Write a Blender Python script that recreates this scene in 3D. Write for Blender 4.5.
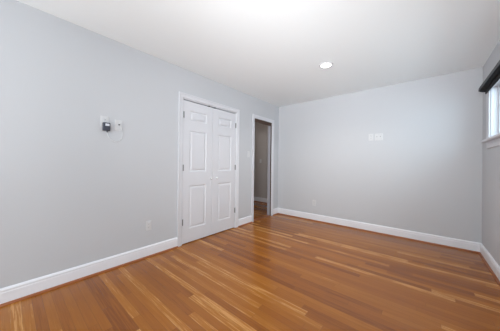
import bpy, bmesh, math
from mathutils import Matrix, Vector

for o in list(bpy.data.objects):
    bpy.data.objects.remove(o)
S = bpy.context.scene
C = S.collection
PI = math.pi

# ------------------------------------------------------------------ camera
F_PX, YAW, PITCH, ROLL = 204.036, -0.7026, 0.0041, 0.0116
fw = Vector((math.sin(YAW)*math.cos(PITCH), math.cos(YAW)*math.cos(PITCH), math.sin(PITCH)))
rt = Vector((math.cos(YAW), -math.sin(YAW), 0))
up = rt.cross(fw)
r2 = rt*math.cos(ROLL) + up*math.sin(ROLL)
u2 = up*math.cos(ROLL) - rt*math.sin(ROLL)
cd = bpy.data.cameras.new('camera')
cd.sensor_width = 36
cd.lens = F_PX/500*36
cd.shift_x = 0.5755/500
cd.shift_y = -2.915/500
cd.clip_start = 0.02
cam = bpy.data.objects.new('camera', cd)
C.objects.link(cam)
m = Matrix((r2, u2, -fw)).transposed().to_4x4()
m.translation = Vector((2.5204, -4.0046, 1.1393))
cam.matrix_world = m
S.camera = cam

# ------------------------------------------------------------------ world, lights, exposure
w = bpy.data.worlds.new('sky')
S.world = w
w.use_nodes = True
bg = w.node_tree.nodes['Background']
bg.inputs[0].default_value = (0.80, 0.90, 1.0, 1)
bg.inputs[1].default_value = 0.7

def area(name, loc, direction, sx, sy, power, col):
    l = bpy.data.lights.new(name, 'AREA')
    l.shape = 'RECTANGLE'
    l.size, l.size_y = sx, sy
    l.energy = power
    l.color = col
    o = bpy.data.objects.new(name, l)
    C.objects.link(o)
    o.location = loc
    o.rotation_euler = Vector(direction).to_track_quat('-Z', 'Y').to_euler()
    return o
# daylight standing in the windows: near one on the right, then two lights added at unseen windows, side and back
area('daylight_near', (3.50, -1.20, 1.80), (-1, 0.15, -0.15), 1.1, 0.6, 18, (0.68, 0.87, 1.0))
area('added_daylight_side', (3.10, -4.80, 1.55), (-1, 0.6, 0.1), 1.2, 1.1, 31, (0.92, 0.96, 1.0))
area('added_daylight_back', (1.55, -6.85, 1.35), (0, 1, 0), 2.5, 1.9, 66, (0.96, 0.98, 1.0))
# added fill lights behind the viewpoint: one aimed up, others at far corner and ceiling
area('upward_fill', (1.3, -5.0, 0.25), (0.0, 0.25, 1), 1.2, 1.2, 11.5, (0.97, 0.985, 1.0)).data.spread = 2.0
def fill_light(name, loc, to, size, power, spread):
    o = area(name, loc, Vector(to)-Vector(loc), size, size, power, (0.98, 0.985, 1.0))
    o.data.spread = spread
fill_light('far_fill', (2.6, -4.4, 1.6), (0.3, -0.5, 1.75), 0.6, 10.5, 1.4)
fill_light('ceiling_fill', (1.0, -5.0, 0.9), (2.6, -1.1, 2.44), 0.8, 4.4, 0.9)
fill_light('corner_fill', (2.4, -5.2, 0.8), (1.2, -0.5, 2.5), 0.8, 4.6, 0.9)

S.view_settings.view_transform = 'Standard'
S.view_settings.look = 'None'
S.view_settings.gamma = 1
S.view_settings.use_curve_mapping = False
S.view_settings.exposure = 0.02

# ------------------------------------------------------------------ sizes
W, H = 3.1203, 2.44
BACK = -6.6

# ------------------------------------------------------------------ materials
def srgb(r, g, b):
    f = lambda c: (c/255/12.92) if c/255 <= 0.04045 else ((c/255+0.055)/1.055)**2.4
    return (f(r), f(g), f(b), 1)

def mat(name, col, rough=0.5, metal=0.0, spec=0.5, bump=None, vary=0.0, vscale=3.0):
    mt = bpy.data.materials.new(name)
    mt.use_nodes = True
    nt = mt.node_tree
    b = nt.nodes['Principled BSDF']
    b.inputs['Base Color'].default_value = col
    b.inputs['Roughness'].default_value = rough
    b.inputs['Metallic'].default_value = metal
    b.inputs['Specular IOR Level'].default_value = spec
    tc = nt.nodes.new('ShaderNodeTexCoord')
    if vary:
        n = nt.nodes.new('ShaderNodeTexNoise')
        n.inputs['Scale'].default_value = vscale
        n.inputs['Detail'].default_value = 4
        nt.links.new(tc.outputs['Object'], n.inputs['Vector'])
        r = nt.nodes.new('ShaderNodeMapRange')
        r.inputs['To Min'].default_value = 1-vary
        r.inputs['To Max'].default_value = 1+vary
        nt.links.new(n.outputs['Fac'], r.inputs['Value'])
        h = nt.nodes.new('ShaderNodeHueSaturation')
        h.inputs['Color'].default_value = col
        nt.links.new(r.outputs['Result'], h.inputs['Value'])
        nt.links.new(h.outputs['Color'], b.inputs['Base Color'])
    if bump:
        n = nt.nodes.new('ShaderNodeTexNoise')
        n.inputs['Scale'].default_value = bump[0]
        n.inputs['Detail'].default_value = 3
        nt.links.new(tc.outputs['Object'], n.inputs['Vector'])
        bp = nt.nodes.new('ShaderNodeBump')
        bp.inputs['Strength'].default_value = bump[1]
        bp.inputs['Distance'].default_value = 0.002
        nt.links.new(n.outputs['Fac'], bp.inputs['Height'])
        nt.links.new(bp.outputs['Normal'], b.inputs['Normal'])
    return mt

def emit(name, col, strength):
    mt = bpy.data.materials.new(name)
    mt.use_nodes = True
    b = mt.node_tree.nodes['Principled BSDF']
    b.inputs['Base Color'].default_value = (0.9, 0.9, 0.9, 1)
    b.inputs['Emission Color'].default_value = col
    b.inputs['Emission Strength'].default_value = strength
    return mt

def glass_mat():
    mt = bpy.data.materials.new('window_glass')
    mt.use_nodes = True
    nt = mt.node_tree
    nt.nodes.remove(nt.nodes['Principled BSDF'])
    out = nt.nodes['Material Output']
    t = nt.nodes.new('ShaderNodeBsdfTransparent')
    t.inputs[0].default_value = (0.95, 0.98, 0.98, 1)
    g = nt.nodes.new('ShaderNodeBsdfGlossy')
    g.inputs['Roughness'].default_value = 0.02
    mx = nt.nodes.new('ShaderNodeMixShader')
    mx.inputs[0].default_value = 0.07
    nt.links.new(t.outputs[0], mx.inputs[1])
    nt.links.new(g.outputs[0], mx.inputs[2])
    nt.links.new(mx.outputs[0], out.inputs['Surface'])
    return mt

def wood_floor():
    mt = bpy.data.materials.new('oak_strip_floor')
    mt.use_nodes = True
    nt = mt.node_tree
    N, L = nt.nodes, nt.links
    b = N['Principled BSDF']
    def M(op, a, c=None, d=None):
        n = N.new('ShaderNodeMath')
        n.operation = op
        for i, v in enumerate((a, c, d)):
            if v is None: continue
            if isinstance(v, (int, float)): n.inputs[i].default_value = v
            else: L.new(v, n.inputs[i])
        return n.outputs[0]
    tc = N.new('ShaderNodeTexCoord')
    sp = N.new('ShaderNodeSeparateXYZ')
    L.new(tc.outputs['Object'], sp.inputs[0])
    x, y = sp.outputs[0], sp.outputs[1]
    PW = 0.0572
    v = M('DIVIDE', M('ADD', y, 20.0), PW)
    row = M('FLOOR', v)
    fv = M('FRACT', v)
    wn = N.new('ShaderNodeTexWhiteNoise'); wn.noise_dimensions = '1D'
    L.new(row, wn.inputs['W'])
    wn2 = N.new('ShaderNodeTexWhiteNoise'); wn2.noise_dimensions = '1D'
    L.new(M('ADD', row, 311.3), wn2.inputs['W'])
    length = M('MULTIPLY_ADD', wn2.outputs['Value'], 1.2, 0.7)
    u = M('DIVIDE', M('ADD', M('ADD', x, 30.0), M('MULTIPLY', wn.outputs['Value'], 5.0)), length)
    col = M('FLOOR', u)
    fu = M('FRACT', u)
    cb = N.new('ShaderNodeCombineXYZ')
    L.new(row, cb.inputs[0]); L.new(col, cb.inputs[1])
    pn = N.new('ShaderNodeTexWhiteNoise'); pn.noise_dimensions = '2D'
    L.new(cb.outputs[0], pn.inputs['Vector'])
    rnd = pn.outputs['Value']
    # grain, stretched along the strip and shifted for every strip
    gv = N.new('ShaderNodeCombineXYZ')
    L.new(M('MULTIPLY', x, 2.4), gv.inputs[0])
    L.new(M('MULTIPLY', y, 70.0), gv.inputs[1])
    L.new(M('MULTIPLY', rnd, 57.0), gv.inputs[2])
    g = N.new('ShaderNodeTexNoise')
    g.inputs['Scale'].default_value = 1.6
    g.inputs['Detail'].default_value = 6
    g.inputs['Roughness'].default_value = 0.62
    g.inputs['Distortion'].default_value = 0.25
    L.new(gv.outputs[0], g.inputs['Vector'])
    fac = M('ADD', M('MULTIPLY_ADD', M('POWER', rnd, 1.25), 0.88, 0.09), M('MULTIPLY', M('SUBTRACT', g.outputs['Fac'], 0.5), 1.05))
    rp = N.new('ShaderNodeValToRGB')
    e = rp.color_ramp.elements
    e[0].position = 0.0; e[0].color = srgb(*RAMP[0])
    e[1].position = 1.0; e[1].color = srgb(*RAMP[-1])
    for k, p in enumerate((0.3, 0.6, 0.88)):
        q = e.new(p); q.color = srgb(*RAMP[k+1])
    L.new(fac, rp.inputs[0])
    # seams between strips and at their ends
    s1 = M('LESS_THAN', M('MINIMUM', fv, M('SUBTRACT', 1.0, fv)), 0.018)
    eu = M('MULTIPLY', M('MINIMUM', fu, M('SUBTRACT', 1.0, fu)), length)
    s2 = M('LESS_THAN', eu, 0.0012)
    seam = M('MAXIMUM', s1, s2)
    mx = N.new('ShaderNodeMix'); mx.data_type = 'RGBA'
    L.new(M('MULTIPLY', seam, 0.4), mx.inputs['Factor'])
    L.new(rp.outputs[0], mx.inputs['A'])
    mx.inputs['B'].default_value = srgb(70, 38, 20)
    L.new(mx.outputs['Result'], b.inputs['Base Color'])
    rr = N.new('ShaderNodeMapRange')
    rr.inputs['To Min'].default_value = 0.19
    rr.inputs['To Max'].default_value = 0.30
    L.new(g.outputs['Fac'], rr.inputs['Value'])
    L.new(rr.outputs['Result'], b.inputs['Roughness'])
    b.inputs['Specular IOR Level'].default_value = 0.45
    bp = N.new('ShaderNodeBump')
    bp.inputs['Strength'].default_value = 0.25
    bp.inputs['Distance'].default_value = 0.001
    L.new(M('SUBTRACT', M('MULTIPLY', g.outputs['Fac'], 0.3), seam), bp.inputs['Height'])
    L.new(bp.outputs['Normal'], b.inputs['Normal'])
    return mt

RAMP = [(124, 67, 18), (146, 84, 23), (156, 93, 25), (170, 106, 35), (202, 145, 80)]
M_wall = mat('grey_wall_paint', srgb(197, 199, 203), 0.6, spec=0.3, bump=(220, 0.05), vary=0.012, vscale=1.5)
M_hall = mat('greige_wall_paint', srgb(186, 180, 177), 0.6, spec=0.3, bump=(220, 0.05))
M_ceil = mat('white_ceiling_paint', srgb(240, 245, 247), 0.8, spec=0.2, bump=(160, 0.05))
M_white = mat('white_trim_paint', srgb(214, 215, 220), 0.4, spec=0.4, vary=0.01)
M_base = mat('light_lifted_baseboard_paint', srgb(232, 233, 238), 0.35, spec=0.4)  # trim paint lifted in colour to make up for weak light near the floor
M_floor = wood_floor()
M_shoe = mat('stained_oak_moulding', srgb(150, 86, 44), 0.4, vary=0.15, vscale=9)
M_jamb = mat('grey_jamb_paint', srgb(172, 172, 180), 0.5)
M_brown = mat('dark_stained_wood', srgb(66, 42, 25), 0.5, vary=0.15, vscale=12)
M_plate = mat('white_plastic', srgb(208, 209, 211), 0.35)
M_slot = mat('socket_slot', srgb(60, 60, 62), 0.5)
M_hinge = mat('dull_hinge_metal', srgb(140, 140, 140), 0.45, metal=0.7, vary=0.05, vscale=40)
M_strike = mat('dark_catch_metal', srgb(62, 60, 58), 0.5, metal=0.5)
M_knob = mat('white_knob_paint', srgb(228, 228, 230), 0.25)
M_black = mat('black_shade_shell', srgb(40, 42, 48), 0.5, vary=0.05, vscale=30)
M_blackf = mat('black_shade_fabric', srgb(10, 10, 13), 0.9, bump=(400, 0.3))
M_adapter = mat('charcoal_plastic', srgb(58, 62, 74), 0.45)
M_sticker = mat('pale_sticker', srgb(210, 214, 222), 0.5)
M_cord = mat('white_cord', srgb(226, 228, 230), 0.5)
M_vinyl = mat('white_vinyl', srgb(226, 230, 236), 0.35)
M_glass = glass_mat()
M_lens = emit('lit_lens', (1.0, 0.97, 0.90, 1), 6.0)

# ------------------------------------------------------------------ mesh helpers
def box(bm, x0, x1, y0, y1, z0, z1):
    vs = [bm.verts.new((x, y, z)) for z in (z0, z1) for (x, y) in ((x0, y0), (x1, y0), (x1, y1), (x0, y1))]
    for f in ((3, 2, 1, 0), (4, 5, 6, 7), (0, 1, 5, 4), (1, 2, 6, 5), (2, 3, 7, 6), (3, 0, 4, 7)):
        bm.faces.new([vs[i] for i in f])

def prism(bm, prof, to3, a, b):
    """profile (list of (d,h)) swept from a to b; to3(d,h,t) gives the point"""
    A = [bm.verts.new(to3(d, h, a)) for d, h in prof]
    B = [bm.verts.new(to3(d, h, b)) for d, h in prof]
    n = len(prof)
    for i in range(n):
        j = (i+1) % n
        bm.faces.new((A[i], A[j], B[j], B[i]))
    bm.faces.new(list(reversed(A)))
    bm.faces.new(B)

def lathe(bm, prof, M, n=20):
    """profile (r,h) about local Z, placed by matrix M"""
    rings = []
    for r, h in prof:
        if r < 1e-6:
            rings.append([bm.verts.new(M @ Vector((0, 0, h)))])
        else:
            rings.append([bm.verts.new(M @ Vector((r*math.cos(2*PI*k/n), r*math.sin(2*PI*k/n), h))) for k in range(n)])
    for a, b in zip(rings, rings[1:]):
        for k in range(n):
            q = [a[k % len(a)], a[(k+1) % n % len(a)], b[(k+1) % n % len(b)], b[k % len(b)]]
            u = []
            for v in q:
                if v not in u: u.append(v)
            if len(u) > 2: bm.faces.new(u)

def tube(bm, pts, r, n=8):
    rings = []
    for i, p in enumerate(pts):
        p = Vector(p)
        d = (Vector(pts[min(i+1, len(pts)-1)]) - Vector(pts[max(i-1, 0)])).normalized()
        q = d.to_track_quat('Z', 'Y')
        rings.append([bm.verts.new(p + q @ Vector((r*math.cos(2*PI*k/n), r*math.sin(2*PI*k/n), 0))) for k in range(n)])
    for a, b in zip(rings, rings[1:]):
        for k in range(n):
            bm.faces.new((a[k], a[(k+1) % n], b[(k+1) % n], b[k]))
    bm.faces.new(list(reversed(rings[0]))); bm.faces.new(rings[-1])

def obj(name, bm, mt, parent=None, bevel=0, smooth=False):
    bmesh.ops.recalc_face_normals(bm, faces=bm.faces)
    me = bpy.data.meshes.new(name)
    bm.to_mesh(me); bm.free()
    me.materials.append(mt)
    o = bpy.data.objects.new(name, me)
    C.objects.link(o)
    if parent: o.parent = parent
    if smooth:
        for p in me.polygons: p.use_smooth = True
    if bevel:
        b = o.modifiers.new('bevel', 'BEVEL')
        b.width = bevel; b.segments = 2; b.limit_method = 'ANGLE'
    return o

def tag(o, label, cat, group=None, kind=None):
    o['label'] = label; o['category'] = cat
    if group: o['group'] = group
    if kind: o['kind'] = kind
    return o

def struct(o, label, cat):
    return tag(o, label, cat, kind='structure')

def empty(name, loc):
    o = bpy.data.objects.new(name, None)
    o.empty_display_size = 0.05
    C.objects.link(o)
    o.location = loc
    return o

def holed(bm, P, a0, a1, z0, z1, holes, t0, t1):
    """a wall slab over a0..a1, z0..z1 with rectangular openings; P(a,z,t) -> point"""
    As = sorted({a0, a1, *[h[0] for h in holes], *[h[1] for h in holes]})
    Zs = sorted({z0, z1, *[h[2] for h in holes], *[h[3] for h in holes]})
    solid = {}
    for i in range(len(As)-1):
        for j in range(len(Zs)-1):
            ca, cz = (As[i]+As[i+1])/2, (Zs[j]+Zs[j+1])/2
            solid[i, j] = not any(h[0] < ca < h[1] and h[2] < cz < h[3] for h in holes)
    V = {}
    def v(i, j, t):
        if (i, j, t) not in V: V[i, j, t] = bm.verts.new(P(As[i], Zs[j], (t0, t1)[t]))
        return V[i, j, t]
    for (i, j), s in solid.items():
        if not s: continue
        for t in (0, 1):
            bm.faces.new((v(i, j, t), v(i+1, j, t), v(i+1, j+1, t), v(i, j+1, t)))
        for di, dj, e in ((-1, 0, ((i, j), (i, j+1))), (1, 0, ((i+1, j), (i+1, j+1))),
                          (0, -1, ((i, j), (i+1, j))), (0, 1, ((i, j+1), (i+1, j+1)))):
            if not solid.get((i+di, j+dj), False):
                (p, q), (r, s2) = e
                bm.faces.new((v(p, q, 0), v(r, s2, 0), v(r, s2, 1), v(p, q, 1)))

PL = lambda a, z, t: (t, a, z)       # slabs along y
PF = lambda a, z, t: (a, t, z)       # slabs along x

# ------------------------------------------------------------------ the room
CL0, CL1, DH = -2.455, -1.405, 2.03       # closet opening
HD0, HD1 = -0.885, -0.285                 # hallway opening
WA0, WA1, WZ0, WZ1 = -1.78, -0.42, 1.445, 2.06   # window near the corner
WB0, WB1, WC0, WC1 = -5.45, -4.15, 0.95, 2.15   # window further back (unseen, added for light)
BW0, BW1, BZ0, BZ1 = 0.30, 2.80, 0.40, 2.30     # unseen window added behind the camera for light

bm = bmesh.new(); box(bm, -2.42, W+0.14, BACK-0.14, 0.97, -0.1, 0)
struct(obj('floor', bm, M_floor), 'polished oak strip floor running from closet wall to window wall', 'floor')
bm = bmesh.new(); box(bm, -2.42, W+0.14, BACK-0.14, 0.97, H, H+0.1)
struct(obj('ceiling', bm, M_ceil), 'flat white painted ceiling with one recessed light', 'ceiling')
bm = bmesh.new()
holed(bm, PL, BACK, 0.83, 0, H, [(CL0, CL1, 0, DH), (HD0, HD1, 0, DH)], -0.095, 0)
struct(obj('wall_left', bm, M_wall), 'pale grey wall holding the closet doors and open doorway', 'wall')
bm = bmesh.new(); box(bm, 0, W, 0, 0.12, 0, H)
struct(obj('wall_far', bm, M_wall), 'pale grey far wall with media plates high up', 'wall')
bm = bmesh.new()
holed(bm, PL, BACK, 0.12, 0, H, [(WA0, WA1, WZ0, WZ1), (WB0, WB1, WC0, WC1)], W, W+0.14)
struct(obj('wall_right', bm, M_wall), 'grey wall on the right holding the high window', 'wall')
bm = bmesh.new()
holed(bm, PF, -0.12, W+0.14, 0, H, [(BW0, BW1, BZ0, BZ1)], BACK-0.14, BACK)
struct(obj('wall_back', bm, M_wall), 'grey wall behind the viewpoint', 'wall')
bm = bmesh.new()
box(bm, -2.42, 0, 0.83, 0.97, 0, H)
box(bm, -2.42, -2.3, -1.15, 0.83, 0, H)
box(bm, -2.42, -0.095, -1.27, -1.15, 0, H)
struct(obj('wall_hallway', bm, M_hall), 'dim hallway wall seen through the open doorway', 'wall')
bm = bmesh.new()
box(bm, -0.87, -0.75, -2.75, -1.27, 0, H)
box(bm, -0.75, -0.095, -2.75, -2.63, 0, H)
struct(obj('wall_closet', bm, M_wall), 'wall inside the closet behind the double doors', 'wall')

# baseboards with a moulded cap and a stained shoe moulding
BP = [(0, 0.0), (0.015, 0.0), (0.015, 0.098), (0.0125, 0.103), (0.0125, 0.108), (0.0145, 0.112), (0.0135, 0.121), (0.008, 0.129), (0.004, 0.134), (0, 0.134)]
SP = [(0.0, 0.0), (0.017, 0.0), (0.0165, 0.006), (0.0135, 0.012), (0.0075, 0.016), (0, 0.0175)]
SP = [(d+0.015, h) for d, h in SP]
def baseboard(name, to3, spans, label, shoe_label):
    bm = bmesh.new()
    for a, b in spans: prism(bm, BP, to3, a, b)
    o = struct(obj(name, bm, M_base), label, 'baseboard')
    bm = bmesh.new()
    for a, b in spans: prism(bm, SP, to3, a, b)
    s = obj('shoe_moulding', bm, M_shoe, o)
    s['label'] = shoe_label
    return o
CW = 0.066
baseboard('baseboard_left', lambda d, h, t: (d, t, h), [(BACK, CL0-CW), (CL1+CW, HD0-CW), (HD1+CW, 0)],
          'white baseboard along the closet wall', 'brown stained quarter-round strip')
baseboard('baseboard_far', lambda d, h, t: (t, -d, h), [(0, W)],
          'long white baseboard across the far wall', 'brown stained quarter-round strip')
baseboard('baseboard_right', lambda d, h, t: (W-d, t, h), [(BACK, 0)],
          'white baseboard under the high window', 'brown stained quarter-round strip')
baseboard('baseboard_hallway', lambda d, h, t: (t, 0.83-d, h), [(-2.3, -0.095)],
          'white baseboard in the dim hallway', 'brown stained quarter-round strip')

# door casings
CP = [(0, 0), (0.006, 0.011), (0.012, 0.0125), (0.016, 0.0105), (0.046, 0.014), (0.054, 0.018), (0.066, 0.018), (0.066, 0)]  # (across, out)
def casing(bm, y0, y1, ztop, x=0.0, sgn=1, P=None):
    """mitred casing round an opening; profile rises from the opening outwards"""
    P = P or (lambda a, z, d: (x+sgn*d, a, z))
    loops = []
    for corner in range(4):
        ring = []
        for c, d in CP:
            c0 = c + 0.004
            a, z = ((y0-c0, 0), (y0-c0, ztop+c0), (y1+c0, ztop+c0), (y1+c0, 0))[corner]
            ring.append(bm.verts.new(P(a, z, d)))
        loops.append(ring)
    n = len(CP)
    for A, B in zip(loops, loops[1:]):
        for i in range(n):
            j = (i+1) % n
            bm.faces.new((A[i], A[j], B[j], B[i]))
    bm.faces.new(loops[0]); bm.faces.new(list(reversed(loops[-1])))

def jamb(bm, y0, y1, ztop, x0, x1, t=0.012):
    box(bm, x0, x1, y0, y0+t, 0, ztop)
    box(bm, x0, x1, y1-t, y1, 0, ztop)
    box(bm, x0, x1, y0+t, y1-t, ztop-t, ztop)

bm = bmesh.new(); casing(bm, CL0, CL1, DH)
t1 = struct(obj('trim_1', bm, M_white), 'white moulded casing around the closet double doors', 'door casing')
bm = bmesh.new(); jamb(bm, CL0, CL1, DH, -0.095, 0.0, 0.008)
box(bm, -0.075, -0.05, CL0+0.008, CL1-0.008, DH-0.03, DH-0.008)
obj('jamb', bm, M_white, t1)
for yy in (-2.005, -1.885):
    bm = bmesh.new(); box(bm, -0.04, 0.004, yy-0.016, yy+0.016, DH-0.017, DH-0.009)
    c = obj('catch', bm, M_strike, t1); c['label'] = 'dark metal catch over the doors'

bm = bmesh.new(); casing(bm, HD0, HD1, DH)
t2 = struct(obj('trim_2', bm, M_white), 'white moulded casing around the open hallway doorway', 'door casing')
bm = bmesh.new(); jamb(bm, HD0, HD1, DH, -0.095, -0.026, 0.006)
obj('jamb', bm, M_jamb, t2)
bm = bmesh.new(); jamb(bm, HD0, HD1, DH, -0.026, 0.0, 0.006)
box(bm, -0.026, -0.004, HD0+0.01, HD1-0.01, DH-0.065, DH-0.01)
s = obj('jamb_edge', bm, M_brown, t2); s['label'] = 'dark stained wood edge inside the doorway'
bm = bmesh.new()
prism(bm, [(-0.095, 0), (0.0, 0), (-0.004, 0.004), (-0.091, 0.004)], lambda d, h, t: (d, t, h), HD0+0.01, HD1-0.01)
struct(obj('trim_3', bm, M_shoe), 'stained wood threshold strip on the floor of the open doorway', 'threshold')

# ------------------------------------------------------------------ closet doors: one panelled leaf each
XF, XB = -0.004, -0.038      # front and back faces
def panel(bm, y0, y1, z0, z1):
    steps = [(0.0, 0.0), (0.004, -0.001), (0.010, -0.010), (0.018, -0.012), (0.023, -0.0115), (0.042, -0.0035), (0.046, -0.003)]
    rings = []
    for s, d in steps:
        rings.append([bm.verts.new((XF+d, a, z)) for a, z in ((y0+s, z0+s), (y1-s, z0+s), (y1-s, z1-s), (y0+s, z1-s))])
    for A, B in zip(rings, rings[1:]):
        for k in range(4):
            bm.faces.new((A[k], A[(k+1) % 4], B[(k+1) % 4], B[k]))
    bm.faces.new(rings[-1])
    back = [bm.verts.new((XB+0.006, a, z)) for a, z in ((y0, z0), (y1, z0), (y1, z1), (y0, z1))]
    for k in range(4):
        bm.faces.new((rings[0][k], rings[0][(k+1) % 4], back[(k+1) % 4], back[k]))
    bm.faces.new(list(reversed(back)))

def leaf(name, y0, y1, p0, p1, hinge_y, knob_y, label):
    rows = [(0.20, 0.815), (1.01, 1.60), (1.735, 1.885)]
    bm = bmesh.new()
    holed(bm, PL, y0, y1, 0.012, 2.008, [(p0, p1, a, b) for a, b in rows], XB, XF)
    o = struct(obj(name, bm, M_white), label, 'door')
    for a, b in rows:
        bm = bmesh.new(); panel(bm, p0, p1, a, b)
        obj('panel', bm, M_white, o)
    for hz in (0.312, 1.068, 1.806):
        bm = bmesh.new()
        lathe(bm, [(0, -0.045), (0.004, -0.044), (0.0065, -0.041), (0.0065, 0.041), (0.004, 0.044), (0, 0.045)],
              Matrix.Translation((0.006, hinge_y, hz)), 10)
        sd = 1 if hinge_y < knob_y else -1
        ya, yb = sorted((hinge_y-sd*0.001, hinge_y+sd*0.012))
        box(bm, -0.004, 0.002, ya, yb, hz-0.043, hz+0.043)
        h = obj('hinge', bm, M_hinge, o); h['label'] = 'grey metal hinge'
    bm = bmesh.new()
    lathe(bm, [(0, 0), (0.011, 0), (0.011, 0.003), (0.006, 0.007), (0.006, 0.013), (0.013, 0.018), (0.0165, 0.025), (0.0145, 0.032), (0.008, 0.036), (0, 0.037)],
          Matrix.Translation((XF, knob_y, 0.898)) @ Matrix.Rotation(PI/2, 4, 'Y'), 18)
    obj('knob', bm, M_knob, o, smooth=True)
leaf('door_1', CL0+0.011, -1.9335, -2.345, -2.045, CL0+0.009, -1.962, 'left leaf of the white panelled closet double door')
leaf('door_2', -1.9295, CL1-0.011, -1.810, -1.515, CL1-0.009, -1.845, 'right leaf of the white panelled closet double door, nearer the hallway')

# ------------------------------------------------------------------ windows
def window(name, P, a0, a1, z0, z1, label, stool=True, mull=True):
    """P(a,z,d): d = depth outwards from the wall's room face"""
    def bx(bm, a, b, c, d, e, f):
        p, q = P(a, c, e), P(b, d, f)
        box(bm, min(p[0], q[0]), max(p[0], q[0]), min(p[1], q[1]), max(p[1], q[1]), min(p[2], q[2]), max(p[2], q[2]))
    bm = bmesh.new()
    t = 0.014
    bx(bm, a0, a0+t, z0, z1, 0, 0.14); bx(bm, a1-t, a1, z0, z1, 0, 0.14)
    bx(bm, a0+t, a1-t, z0, z0+t, 0, 0.14); bx(bm, a0+t, a1-t, z1-t, z1, 0, 0.14)
    o = struct(obj(name, bm, M_white), label, 'window')
    bm = bmesh.new()
    c = 0.115
    bx(bm, a0-c, a0+0.004, z0, z1+0.07, -0.017, 0); bx(bm, a1-0.004, a1+c, z0, z1+0.07, -0.017, 0)
    bx(bm, a0+0.004, a1-0.004, z1-0.004, z1+0.07, -0.017, 0)
    obj('casing', bm, M_white, o, bevel=0.003)
    if stool:
        bm = bmesh.new(); bx(bm, a0-0.13, a1+0.13, z0-0.024, z0+0.002, -0.062, 0.0)
        obj('sill', bm, M_white, o, bevel=0.006)
        bm = bmesh.new()
        bx(bm, a0-c, a1+c, z0-0.095, z0-0.024, -0.014, 0)
        bx(bm, a0-c, a1+c, z0-0.045, z0-0.024, -0.020, -0.014)
        obj('apron', bm, M_white, o, bevel=0.003)
    mid = (a0+a1)/2
    for k, (sa, sb) in enumerate(((a0+t, mid+0.02), (mid-0.02, a1-t))):
        d0 = 0.026 + 0.03*k
        bm = bmesh.new()
        f = 0.036
        bx(bm, sa, sa+f, z0+t, z1-t, d0, d0+0.028); bx(bm, sb-f, sb, z0+t, z1-t, d0, d0+0.028)
        bx(bm, sa+f, sb-f, z0+t, z0+t+f, d0, d0+0.028); bx(bm, sa+f, sb-f, z1-t-f, z1-t, d0, d0+0.028)
        s = obj('sash', bm, M_vinyl, o, bevel=0.002)
        bm = bmesh.new(); bx(bm, sa+f-0.002, sb-f+0.002, z0+t+f-0.002, z1-t-f+0.002, d0+0.012, d0+0.016)
        obj('pane', bm, M_glass, s)
    return o
PR = lambda a, z, d: (W+d, a, z)
window('window_1', PR, WA0, WA1, WZ0, WZ1, 'high white framed window near the far right corner')
window('added_window_2', PR, WB0, WB1, WC0, WC1, 'unseen white framed window added further back on the right wall for light')
window('added_window_3', lambda a, z, d: (a, BACK-d, z), BW0, BW1, BZ0, BZ1, 'unseen wide white framed window added behind the viewpoint for light')

# black roller shade rolled up over the window
sh = tag(empty('roller_shade', (W-0.05, (WA0+WA1)/2, 2.06)), 'black roller shade rolled up across the top of the high window', 'window shade')
def world_child(o, parent):
    o.parent = parent
    o.matrix_parent_inverse = Matrix.Translation(-Vector(parent.location))
    return o
Y0, Y1 = WA0-0.14, WA1+0.115
bm = bmesh.new()   # curved outer shell, open below
outer = [(0.0, 2.106), (-0.036, 2.106), (-0.052, 2.100), (-0.061, 2.088), (-0.064, 2.070), (-0.064, 2.048)]
inner = [(-0.060, 2.048), (-0.060, 2.070), (-0.0575, 2.086), (-0.050, 2.096), (-0.036, 2.102), (0.0, 2.102)]
XW = W-0.0175
prism(bm, outer+inner, lambda d, h, t: (XW+d, t, h), Y0, Y1)
world_child(obj('fascia', bm, M_black), sh)
for ye in (Y0, Y1-0.004):
    bm = bmesh.new()
    prism(bm, outer[:-1]+[(-0.062, 2.046), (-0.040, 2.032), (0.0, 2.026)], lambda d, h, t: (XW+d*0.94, t, 2.02+(h-2.02)*0.95), ye+0.005*(1 if ye < -1 else -1), ye+0.005*(1 if ye < -1 else -1)+0.004)
    world_child(obj('bracket', bm, M_black), sh)
bm = bmesh.new()
lathe(bm, [(0, Y0+0.03), (0.024, Y0+0.03), (0.024, Y1-0.03), (0, Y1-0.03)],
      Matrix.Translation((XW-0.029, 0, 2.066)) @ Matrix.Rotation(-PI/2, 4, 'X'), 24)
world_child(obj('fabric_roll', bm, M_blackf, smooth=False), sh)
bm = bmesh.new()
prism(bm, [(-0.006, 2.000), (-0.001, 1.996), (0.004, 2.000), (0.004, 2.02), (0.001, 2.05), (-0.003, 2.05), (-0.006, 2.02)],
      lambda d, h, t: (XW-0.008+d, t, h), Y0+0.03, Y1-0.03)
world_child(obj('hem_bar', bm, M_blackf), sh)

# ------------------------------------------------------------------ ceiling downlight
dl = tag(empty('recessed_light', (1.550, -1.325, H)), 'round lit recessed downlight in the white ceiling', 'ceiling light')
bm = bmesh.new()
lathe(bm, [(0.062, -0.001), (0.064, -0.006), (0.074, -0.008), (0.084, -0.006), (0.088, 0.0)], Matrix(), 40)
obj('trim_ring', bm, M_white, dl, smooth=True)
bm = bmesh.new()
lathe(bm, [(0, -0.0035), (0.045, -0.0035), (0.0635, -0.0025), (0.0635, 0.0), (0, 0.0)], Matrix(), 40)
obj('lens', bm, M_lens, dl)
ld = bpy.data.lights.new('downlight_beam', 'AREA')
ld.shape = 'DISK'; ld.size = 0.12; ld.energy = 8.5; ld.color = (1.0, 0.93, 0.84); ld.spread = 2.4
lo = bpy.data.objects.new('downlight_beam', ld); C.objects.link(lo)
lo.parent = dl; lo.location = (0, 0, -0.012)

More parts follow.
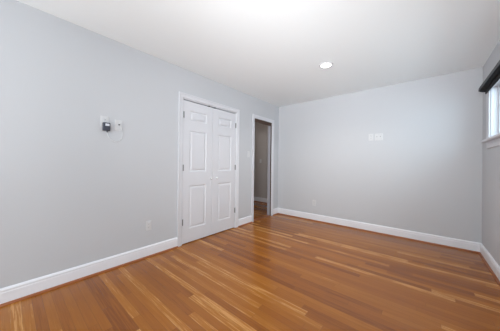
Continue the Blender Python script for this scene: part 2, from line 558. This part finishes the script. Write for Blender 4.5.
# made-up ceiling lamp, out of sight, added to brighten the hallway
hl = tag(empty('hall_fill_lamp', (-1.35, -0.45, H)), 'unseen round ceiling lamp added to brighten the hallway', 'ceiling light')
bm = bmesh.new()
lathe(bm, [(0, 0), (0.09, 0), (0.09, -0.02), (0, -0.02)], Matrix(), 28)
obj('canopy', bm, M_white, hl)
bm = bmesh.new()
lathe(bm, [(0.08, -0.02), (0.12, -0.035), (0.11, -0.07), (0.07, -0.095), (0, -0.105)], Matrix(), 28)
obj('lamp_shade', bm, M_lens, hl, smooth=True)
ld = bpy.data.lights.new('hall_fill_glow', 'POINT')
ld.energy = 4; ld.color = (1.0, 0.90, 0.82); ld.shadow_soft_size = 0.08
lo = bpy.data.objects.new('hall_fill_glow', ld); C.objects.link(lo)
lo.parent = hl; lo.location = (0, 0, -0.22)

# ------------------------------------------------------------------ plates, outlets, switches
def frame(loc, side):
    """Empty on a wall; local X = along wall (image right), Y = into the wall, Z = up"""
    o = empty('plate', loc)
    o.rotation_euler = (0, 0, PI/2 if side == 'left' else 0)
    return o
def cover(parent, w=0.072, h=0.116, d=0.0055, cuts=()):
    bm = bmesh.new()
    r = 0.003
    prof = [(0, 0), (0.0005, d*0.55), (r, d)]
    rings = [[bm.verts.new((a*(w/2-s), -t, b*(h/2-s))) for a, b in ((-1, -1), (1, -1), (1, 1), (-1, 1))] for s, t in prof]
    for A, B in zip(rings, rings[1:]):
        for k in range(4): bm.faces.new((A[k], A[(k+1) % 4], B[(k+1) % 4], B[k]))
    bm.faces.new(rings[-1]); bm.faces.new(list(reversed(rings[0])))
    return obj('cover_plate', bm, M_plate, parent)
def screw(parent, x, z, y=-0.0055):
    bm = bmesh.new()
    lathe(bm, [(0, 0), (0.0035, 0), (0.003, 0.001), (0, 0.0014)], Matrix.Translation((x, y, z)) @ Matrix.Rotation(PI/2, 4, 'X'), 12)
    obj('screw', bm, M_plate, parent)
def receptacle(parent, x, z):
    bm = bmesh.new()
    pts = []
    for k in range(24):
        a = 2*PI*k/24
        pts.append((x+0.0172*math.cos(a), max(-0.0135, min(0.0135, 0.0172*math.sin(a)))+z))
    A = [bm.verts.new((p, -0.005, q)) for p, q in pts]
    B = [bm.verts.new((p, -0.0078, q)) for p, q in pts]
    for k in range(24): bm.faces.new((A[k], A[(k+1) % 24], B[(k+1) % 24], B[k]))
    bm.faces.new(B); bm.faces.new(list(reversed(A)))
    r = obj('receptacle', bm, M_plate, parent)
    bm = bmesh.new()
    for dx in (-0.006, 0.006): box(bm, x+dx-0.001, x+dx+0.001, -0.0082, -0.0076, z-0.001, z+0.007)
    lathe(bm, [(0, 0), (0.0024, 0), (0.0024, 0.0006), (0, 0.0006)], Matrix.Translation((x, -0.0076, z-0.0065)) @ Matrix.Rotation(PI/2, 4, 'X'), 10)
    s = obj('slots', bm, M_slot, r); s['label'] = 'dark socket slots'
def outlet(loc, side, label):
    o = frame(loc, side); o.name = 'wall_outlet'
    tag(o, label, 'outlet', 'white duplex wall outlets')
    cover(o); receptacle(o, 0, 0.0195); receptacle(o, 0, -0.0195); screw(o, 0, 0)
    return o
def switch(loc, side, label):
    o = frame(loc, side); o.name = 'light_switch'
    tag(o, label, 'light switch', 'white wall light switches')
    cover(o); screw(o, 0, 0.03); screw(o, 0, -0.03)
    bm = bmesh.new()
    prism(bm, [(-0.005, -0.012), (-0.0065, -0.012), (-0.0068, 0.002), (-0.016, 0.010), (-0.017, 0.006), (-0.0068, 0.012), (-0.005, 0.012)],
          lambda d, h, t: (t, d, h), -0.005, 0.005)
    obj('toggle', bm, M_plate, o)
    return o

outlet((0, -2.903, 0.374), 'left', 'white outlet low on the closet wall, left of the closet doors')
outlet((0.858, 0, 0.355), 'far', 'white outlet low on the far wall just above its baseboard')
switch((0, -1.055, 1.315), 'left', 'white light switch between the closet doors and the open doorway')
switch((-1.14, 0.83, 1.215), 'far', 'small white switch on the dim hallway wall')
outlet((1.850, 0, 1.610), 'far', 'white outlet high on the far wall, left of the media plate')
outlet((0, -3.362, 1.556), 'left', 'white outlet high on the closet wall behind the dark plug-in adapter')

# media plate: two-gang plate with dark-edged pass-through openings
mp = tag(frame((1.962, 0, 1.606), 'far'), 'wide white media plate high on the far wall beside an outlet', 'media plate')
mp.name = 'media_plate'
cover(mp, 0.116, 0.116)
for dx in (-0.024, 0.024):
    bm = bmesh.new(); box(bm, dx-0.017, dx+0.017, -0.0075, -0.005, -0.034, 0.034)
    ins = obj('insert', bm, M_plate, mp, bevel=0.001)
    bm = bmesh.new(); lathe(bm, [(0, 0), (0.0062, 0), (0.0062, 0.005), (0.004, 0.006), (0, 0.006)],
                            Matrix.Translation((dx, -0.0072, 0.006)) @ Matrix.Rotation(PI/2, 4, 'X'), 14)
    j = obj('jack', bm, M_hinge, ins); j['label'] = 'grey metal jack'

# cable plate beside the adapter outlet
cp = tag(frame((0, -3.236, 1.536), 'left'), 'blank white cable plate with a small dark jack, right of the dark adapter', 'cable plate')
cp.name = 'cable_plate'
cover(cp); screw(cp, 0, 0.042); screw(cp, 0, -0.042)
bm = bmesh.new()
lathe(bm, [(0, 0), (0.008, 0), (0.008, 0.004), (0.0055, 0.005), (0.0055, 0.014), (0.003, 0.0145), (0, 0.0145)],
      Matrix.Translation((0.004, -0.0055, 0.006)) @ Matrix.Rotation(PI/2, 4, 'X'), 14)
j = obj('jack', bm, M_slot, cp); j['label'] = 'dark metal jack'

# plug-in adapter with its looped cord
ad = tag(frame((0, -3.352, 1.506), 'left'), 'small charcoal plug-in adapter with a pale sticker and looping white cord', 'power adapter')
ad.name = 'power_adapter'
bm = bmesh.new(); box(bm, -0.034, 0.029, -0.046, -0.0085, -0.045, 0.038)
obj('housing', bm, M_adapter, ad, bevel=0.006)
bm = bmesh.new(); box(bm, -0.016, 0.021, -0.0468, -0.0458, 0.003, 0.026)
s = obj('sticker', bm, M_sticker, ad); s['label'] = 'pale sticker'
bm = bmesh.new(); lathe(bm, [(0, 0.004), (0.006, 0.004), (0.0045, -0.016), (0, -0.016)], Matrix.Translation((0.004, -0.026, -0.047)), 10)
obj('strain_relief', bm, M_adapter, ad)
bm = bmesh.new()
pts = []
ctl = [(0.004, -0.026, -0.061), (0.012, -0.018, -0.088), (0.038, -0.008, -0.126), (0.078, -0.006, -0.150), (0.120, -0.006, -0.140), (0.146, -0.006, -0.104), (0.150, -0.009, -0.054), (0.140, -0.016, -0.006), (0.121, -0.022, 0.030)]
def cr(p0, p1, p2, p3, t):
    return [0.5*((2*b)+(c-a)*t+(2*a-5*b+4*c-d)*t*t+(3*b-a-3*c+d)*t**3) for a, b, c, d in zip(p0, p1, p2, p3)]
K = [ctl[0]]+ctl+[ctl[-1]]
for i in range(len(K)-3):
    for k in range(8): pts.append(cr(*K[i:i+4], k/8))
pts.append(ctl[-1])
tube(bm, pts, 0.0026)
c = obj('cord', bm, M_cord, ad, smooth=True); c['label'] = 'thin white looping cord'
